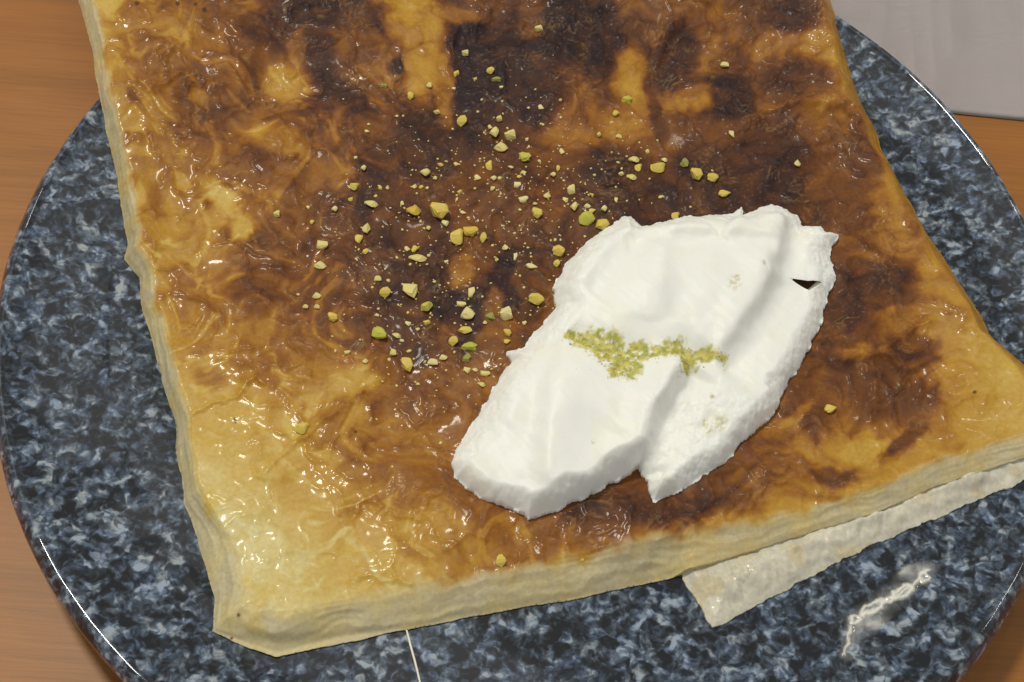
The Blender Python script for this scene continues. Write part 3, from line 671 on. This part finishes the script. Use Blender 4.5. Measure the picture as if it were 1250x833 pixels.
NUTS = [
 (657,36,13,10,'pale','pale pistachio piece alone on the burnt patch, topmost of all'),
 (568,66,11,10,'pale','whitish pistachio chip at the left edge of the burnt patch'),
 (557,90,8,13,'yellow','upright narrow pistachio chip just below the whitish chip'),
 (599,88,12,10,'yellow','upper of two touching pistachio chips on the burnt patch'),
 (606,97,15,9,'olive','lower, wider and greener of two touching chips on the burnt patch'),
 (501,118,10,15,'yellow','upright yellow pistachio piece left of the burnt patch'),
 (469,105,11,8,'olive','dull green pistachio sliver, leftmost near the top'),
 (564,150,14,18,'yellow','notched yellow pistachio piece just below the burnt patch'),
 (603,165,14,16,'pale','rounded pale pistachio piece, left of a close trio below the burnt patch'),
 (623,167,17,16,'pale','tan angular pistachio piece, right of a close trio'),
 (612,181,20,16,'pale','heart-shaped tan pistachio piece, lowest of a close trio'),
 (640,193,18,17,'green','bright green pistachio piece, the greenest on the pastry'),
 (597,203,10,15,'yellow','wedge-shaped yellow pistachio chip left of the bright green piece'),
 (765,122,15,15,'green','yellow-green pistachio piece on the golden streak at the upper right'),
 (752,140,10,9,'yellow','small yellow chip just below the green piece on the golden streak'),
 (519,213,14,11,'pale','pale slanted pistachio chip above the large golden piece'),
 (639,245,14,9,'pale','flat oval pale chip above the pastry centre'),
 (656,262,16,17,'yellow','rounded yellow pistachio piece left of the pair at the ice cream tip'),
 (697,233,12,16,'pale','pale knobbly pistachio piece above the ice cream tip'),
 (700,254,10,13,'pale','small upright pale chip just above the pair at the ice cream tip'),
 (716,270,22,17,'green','large yellow-green piece, left of the pair at the ice cream tip'),
 (735,275,19,16,'yellow','yellow piece touching the upper left edge of the ice cream'),
 (774,196,16,14,'pale','pale block, topmost of a cluster of three above the ice cream'),
 (779,206,10,13,'yellow','narrow middle piece of a cluster of three above the ice cream'),
 (771,217,15,11,'pale','lowest piece of a cluster of three above the ice cream'),
 (803,207,22,17,'yellow','big knobbly yellow piece right of the cluster of three'),
 (811,196,9,9,'pale','small pale knob stuck on the big knobbly yellow piece'),
 (835,201,12,13,'olive','dull green chip between the big knobbly and the round yellow pieces'),
 (850,214,17,21,'yellow','round bright yellow piece, largest at the upper right'),
 (869,219,16,13,'yellow','triangular yellow chip right beside the round bright yellow piece'),
 (884,238,17,10,'yellow','slanted yellow sliver above the ice cream, right of the triangular chip'),
 (824,265,11,13,'yellow','small yellow chip just above the back edge of the ice cream'),
 (884,80,13,9,'pale','pale chip on the dark patches far to the upper right'),
 (893,165,8,12,'pale','seed-like pale chip at the upper right of the pastry'),
 (973,202,10,10,'pale','lone round pale chip, rightmost above the ice cream'),
 (432,229,12,12,'yellow','yellow chip above the clustered crumbs at left of centre'),
 (453,250,20,14,'pale','clump of crumbs left of the large golden piece'),
 (505,259,21,20,'gold','large golden rounded piece beside the largest double piece'),
 (537,260,27,25,'yellow','largest pistachio piece, a double lump near the pastry centre'),
 (438,293,11,13,'yellow','bright yellow chip below the clump of crumbs at left'),
 (447,281,11,14,'pale','pale upright crumb just above the bright yellow chip at left'),
 (393,301,15,13,'pale','upper of two pale round pieces at the far left'),
 (391,325,17,12,'pale','lower of two pale round pieces at the far left'),
 (387,362,12,10,'pale','small pale oval piece below the two pale round ones'),
 (406,388,14,13,'yellow','wedge-shaped yellow chip, lowest at the far left'),
 (338,262,9,10,'pale','lone pale chip, leftmost on the pastry'),
 (510,316,25,13,'pale','long pale triangular sliver below the large golden piece'),
 (507,306,9,11,'yellow','small chip touching the top of the long triangular sliver'),
 (557,291,19,23,'yellow','tall yellow-green piece below the largest double lump'),
 (574,284,21,13,'gold','flat golden piece right of the tall yellow-green one'),
 (590,291,9,15,'yellow','slim upright chip right of the flat golden piece'),
 (649,326,16,8,'pale','slim pale sliver lying level, left of the ice cream'),
 (682,308,17,15,'yellow','rounded yellow piece close to the upper left side of the ice cream'),
 (680,323,9,10,'yellow','small yellow chip below the rounded piece beside the ice cream'),
 (654,367,21,15,'yellow','wide yellow piece touching the left side of the ice cream'),
 (471,359,15,14,'yellow','yellow chip left of the big block by the black scorch marks'),
 (501,358,20,21,'pale','big pale block left of the black scorch marks'),
 (521,376,16,14,'green','oval green-yellow piece at the edge of the black scorch marks'),
 (464,408,20,17,'green','round olive-yellow piece below the big pale block'),
 (484,410,12,8,'pale','small pale chip right of the round olive-yellow piece'),
 (497,446,15,23,'yellow','long upright yellow piece at the bottom left of the sprinkle'),
 (528,443,14,9,'pale','small oval pale piece right of the long upright one'),
 (553,418,12,13,'yellow','small drop-shaped piece below the black scorch marks'),
 (573,423,21,12,'green','flat green piece left of the ice cream spur'),
 (570,437,10,13,'olive','dull green crumb hanging below the flat green piece'),
 (568,404,19,11,'yellow','slanted flat yellow piece above the flat green one'),
 (571,384,19,18,'pale','blocky pale piece below the black scorch marks'),
 (563,372,13,7,'pale','thin chip lying on top of the blocky pale piece'),
 (617,385,17,18,'pale','squarish tan piece between scorch marks and ice cream'),
 (599,386,14,10,'olive','dull brownish chip left of the squarish tan piece'),
 (575,358,9,15,'pale','slim pale upright chip between the black scorch marks'),
 (619,407,10,12,'yellow','small yellow chip below the squarish tan piece'),
 (368,524,16,15,'yellow','soft yellow piece alone on the golden lower left'),
 (611,686,12,15,'yellow','lone yellow seed near the front edge of the pastry'),
 (1013,501,15,11,'yellow','lone yellow chip right of the ice cream'),
 (592,457,13,7,'pale','flat pale crumb left of the ice cream, under its spur'),
 (541,437,11,8,'pale','pale crumb next to the small oval pale piece'),
]
for q in NUTS: nut(*q)
CR = [(580,97,6,8),(612,107,6,4),(554,109,6,5),(524,105,9,9),(533,138,10,7),(609,146,9,9),(598,156,7,7),(660,132,9,8),(645,133,5,4),(684,123,5,4),(613,124,4,4),(731,165,6,7),
      (755,167,9,6),(790,186,6,7),(686,186,8,10),(681,206,6,11),(675,215,9,7),(643,171,5,6),(538,202,8,5),(557,201,8,6),(583,218,10,9),(602,219,9,7),(631,227,10,9),(639,211,9,6),
      (634,217,8,5),(623,205,9,4),(601,231,6,7),(561,235,8,8),(653,249,7,5),(668,241,10,9),(690,245,8,7),(717,252,10,7),(723,259,10,7),(737,257,9,9),(444,207,8,8),(428,244,7,6),
      (408,257,9,8),(464,230,6,5),(473,230,5,6),(506,229,6,7),(514,229,7,6),(521,231,5,5),(531,218,6,6),(484,143,6,4),(450,152,5,4),(448,161,8,5),(543,274,10,9),(565,260,9,5),
      (491,249,6,7),(373,375,8,6),(387,375,8,6),(381,272,6,7),(446,308,9,9),(461,341,10,8),(474,343,6,6),(480,431,9,9),(497,305,8,8),(523,280,7,6),(617,303,9,9),(629,314,5,12),
      (619,418,9,6),(498,396,8,6),(521,394,10,8),(570,453,9,8),(580,452,8,6),(588,470,10,8),(446,442,7,6),(424,431,8,5),(510,469,6,4),(758,213,8,6),(722,238,7,4),(545,667,4,4),(711,684,5,4),
      (752,245,5,8),(376,254,5,5),(835,268,4,4),(640,395,6,5),(606,318,5,5),(460,385,6,4),(545,320,6,4),(530,345,5,4),(592,395,6,5)]
REF = [(657,36,'topmost pistachio piece'),(568,66,'whitish chip on the burnt patch'),(604,93,'touching pair on the burnt patch'),(501,118,'upright yellow piece at upper left'),
 (564,150,'notched yellow piece'),(612,173,'close trio of tan pieces'),(640,193,'bright green piece'),(765,122,'green piece on the golden streak'),(697,233,'knobbly pale piece'),
 (722,272,'pair at the ice cream tip'),(656,262,'rounded yellow piece by the centre'),(774,206,'cluster of three'),(803,207,'big knobbly yellow piece'),(505,259,'large golden piece'),
 (537,260,'largest double lump'),(453,250,'clump of crumbs at left'),(438,293,'bright yellow chip at left'),(392,313,'two pale round pieces at left'),(387,362,'small pale oval at far left'),
 (406,388,'wedge-shaped chip at far left'),(510,316,'long triangular sliver'),(557,291,'tall yellow-green piece'),(649,326,'slim level sliver'),(501,358,'big pale block'),(521,376,'oval green-yellow piece'),
 (464,408,'round olive-yellow piece'),(497,446,'long upright yellow piece'),(573,423,'flat green piece'),(571,384,'blocky pale piece'),(617,385,'squarish tan piece'),(611,686,'lone seed near the front'),
 (519,213,'pale slanted chip'),(639,245,'flat oval pale chip'),(869,219,'triangular yellow chip')]
DIRS = ['right of', 'right of and below', 'below', 'left of and below', 'left of', 'left of and above', 'above', 'right of and above']
taken = set()
def crumb_label(px, py):
    for _, rx, ry, ph in sorted((math.hypot(px - q[0], py - q[1]), *q) for q in REF)[:5]:
        k = int(round(math.degrees(math.atan2(py - ry, px - rx)) / 45)) % 8
        lb = 'tiny pistachio crumb ' + DIRS[k] + ' the ' + ph
        if lb not in taken: taken.add(lb); return lb
    return SMALL
for a_, b_, c_, d_ in CR: nut(a_, b_, c_, d_, rng.choice(['pale', 'pale', 'yellow', 'pale']), crumb_label(a_, b_), None, 'pistachio_crumb', G_SMALL)

# dust: too fine to count
def dust(name, pts, parent_mat, sizes, seed):
    r = random.Random(seed); V = []; F = []
    base = []
    bmx = bmesh.new(); bmesh.ops.create_icosphere(bmx, subdivisions=1, radius=.5); bv = [v_.co.copy() for v_ in bmx.verts]; bmx.verts.index_update(); bfc = [[v_.index for v_ in f.verts] for f in bmx.faces]; bmx.free()
    for (p, s) in zip(pts, sizes):
        n0 = len(V); sx, sy, sz = s * r.uniform(.7, 1.5), s * r.uniform(.7, 1.2), s * r.uniform(.5, .8); a = r.uniform(0, 6.28)
        for c in bv:
            k = r.uniform(.75, 1.25); x_, y_ = c.x * sx * k, c.y * sy * k
            V.append((p[0] + x_ * math.cos(a) - y_ * math.sin(a), p[1] + x_ * math.sin(a) + y_ * math.cos(a), p[2] + c.z * sz * k + sz * .2))
        F += [[n0 + i for i in f] for f in bfc]
    return link(name, mesh_np(name, V, F, smooth=False), parent_mat)
pts = []; sz = []
r = random.Random(5)
while len(pts) < 600:
    k = r.random()
    if k < .55: a, b = r.gauss(570, 85), r.gauss(270, 75)
    elif k < .8: a, b = r.gauss(690, 60), r.gauss(215, 40)
    else: a, b = r.gauss(540, 80), r.gauss(400, 55)
    if not (330 < a < 960 and 60 < b < 560): continue
    pts.append(on_crust(a, b)); sz.append(abs(r.gauss(0, 1)) * .00030 + .00038)
o = dust('pistachio_dust', pts, NUT['pale'], sz, 6); tag(o, 'fine pale pistachio dust over the middle of the pastry', 'pistachio dust', kind='stuff')
pts = []; sz = []
while len(pts) < 900:
    c4 = CL[min(int(r.random() ** 1.1 * len(CL)), len(CL) - 1)]
    a, b = r.gauss(c4[0], c4[2] * .62), r.gauss(c4[1], c4[3] * .85)
    if r.random() < .04: a, b = a + r.gauss(0, 20), b + r.gauss(0, 10)
    if perlin(np.array([a / 9]), np.array([b / 9]), 33)[0] < -0.1 and r.random() > .15: continue
    z = ICZ + .0105
    for _ in range(8):
        p = at(a, b, z); z = float(ice_z(p[0], p[1]))
    pts.append((p[0], p[1], z - .00012)); sz.append(abs(r.gauss(0, 1)) * .00013 + .00022)
h = len(pts)
o = dust('pistachio_powder', pts[:640], NUT['yellow'], sz, 8); tag(o, 'green-yellow pistachio powder in the dip of the ice cream', 'pistachio powder', kind='stuff')
o = dust('pistachio_powder', pts[640:], NUT['olive'], sz[640:], 9); tag(o, 'darker green pistachio grains in the dip of the ice cream', 'pistachio powder', kind='stuff')

# ------------------------------------------------------------------ thin line and painted glare on the plate
def plate_pt(px, py):
    z = .012
    for _ in range(8):
        p = at(px, py, z); z = float(plate_z(math.hypot(p[0], p[1])))
    return np.array([p[0], p[1], z])
def tube(name, P, rads, mat, seg=8):
    V = []; F = []; n = len(P)
    for i in range(n):
        tdir = P[min(i + 1, n - 1)] - P[max(i - 1, 0)]; tdir = tdir / np.linalg.norm(tdir)
        s = np.cross(tdir, [0, 0, 1]); s /= np.linalg.norm(s); u = np.cross(s, tdir)
        for j in range(seg):
            a = 2 * math.pi * j / seg; V.append(P[i] + (s * math.cos(a) + u * math.sin(a) * .8) * rads[i])
    for i in range(n - 1):
        for j in range(seg):
            F.append((i * seg + j, i * seg + (j + 1) % seg, (i + 1) * seg + (j + 1) % seg, (i + 1) * seg + j))
    return link(name, mesh_np(name, V, F), mat)
mt = NT('line_white'); mt.set(Base_Color=(*L(236, 230, 214), 1), Roughness=.3); M_line = mt.m
tp = [(493, 760), (497, 772), (501, 788), (506, 806), (510, 822), (513, 835), (516, 850)]
TP = np.array([plate_pt(a, b) + (0, 0, .0003) for a, b in tp])
o = tube('line', TP, [.00018, .00026, .0003, .0003, .00028, .00026, .0002], M_line)  # thin raised white line running out from the pastry's front edge
tag(o, 'fine straight white thread on the plate in front of the pastry', 'line')

def mat_glare():  # glare on the wet plate painted in white, its strength in alpha
    m = NT('painted_glare'); v = m.coord(); a = m.n('ShaderNodeVertexColor', layer_name='Col')
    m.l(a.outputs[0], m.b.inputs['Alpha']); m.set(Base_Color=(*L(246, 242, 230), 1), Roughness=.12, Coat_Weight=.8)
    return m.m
SM = [(1018, 805), (1022, 775), (1028, 750), (1055, 728), (1084, 706), (1100, 690), (1125, 684), (1144, 694), (1138, 716), (1112, 738), (1090, 760), (1070, 778), (1052, 798), (1036, 816)]
SP = at(*np.array(SM, float).T, .0155)[:, :2]
sf_ = Field(catmull(SP, 5), .0003); sf_.snap(.0012 * fbm(sf_.X / .004, sf_.Y / .004, 4, 901))
sx, sy = sf_.X, sf_.Y; spx, spy = proj(sx, sy, .0155)
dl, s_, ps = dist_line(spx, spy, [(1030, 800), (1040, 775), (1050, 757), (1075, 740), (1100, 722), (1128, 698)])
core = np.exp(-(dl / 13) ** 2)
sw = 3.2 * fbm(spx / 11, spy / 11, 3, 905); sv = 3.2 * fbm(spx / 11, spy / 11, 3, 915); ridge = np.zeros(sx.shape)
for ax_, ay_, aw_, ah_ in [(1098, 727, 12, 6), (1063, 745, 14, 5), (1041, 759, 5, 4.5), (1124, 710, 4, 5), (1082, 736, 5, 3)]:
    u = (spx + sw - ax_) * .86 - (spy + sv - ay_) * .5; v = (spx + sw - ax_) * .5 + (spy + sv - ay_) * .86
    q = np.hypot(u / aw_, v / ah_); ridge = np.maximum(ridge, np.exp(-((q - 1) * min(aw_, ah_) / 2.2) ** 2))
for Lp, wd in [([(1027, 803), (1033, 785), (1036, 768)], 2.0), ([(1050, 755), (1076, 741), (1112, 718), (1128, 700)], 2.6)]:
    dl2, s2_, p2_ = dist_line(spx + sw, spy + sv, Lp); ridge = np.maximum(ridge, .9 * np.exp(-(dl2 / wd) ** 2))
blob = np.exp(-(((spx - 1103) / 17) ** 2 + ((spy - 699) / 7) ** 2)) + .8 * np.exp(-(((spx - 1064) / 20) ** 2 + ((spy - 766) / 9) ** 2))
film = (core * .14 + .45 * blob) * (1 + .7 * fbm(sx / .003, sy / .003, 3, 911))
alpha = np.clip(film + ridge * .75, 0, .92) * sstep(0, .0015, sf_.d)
o = link('painted_glare', sf_.build('painted_glare', plate_z(np.hypot(sx, sy)) + .00012 + .0003 * ridge, .0001, np.repeat(alpha[..., None], 3, -1)), mat_glare())
tag(o, 'painted white smear with small bubbles on the plate at the lower right', 'glare')
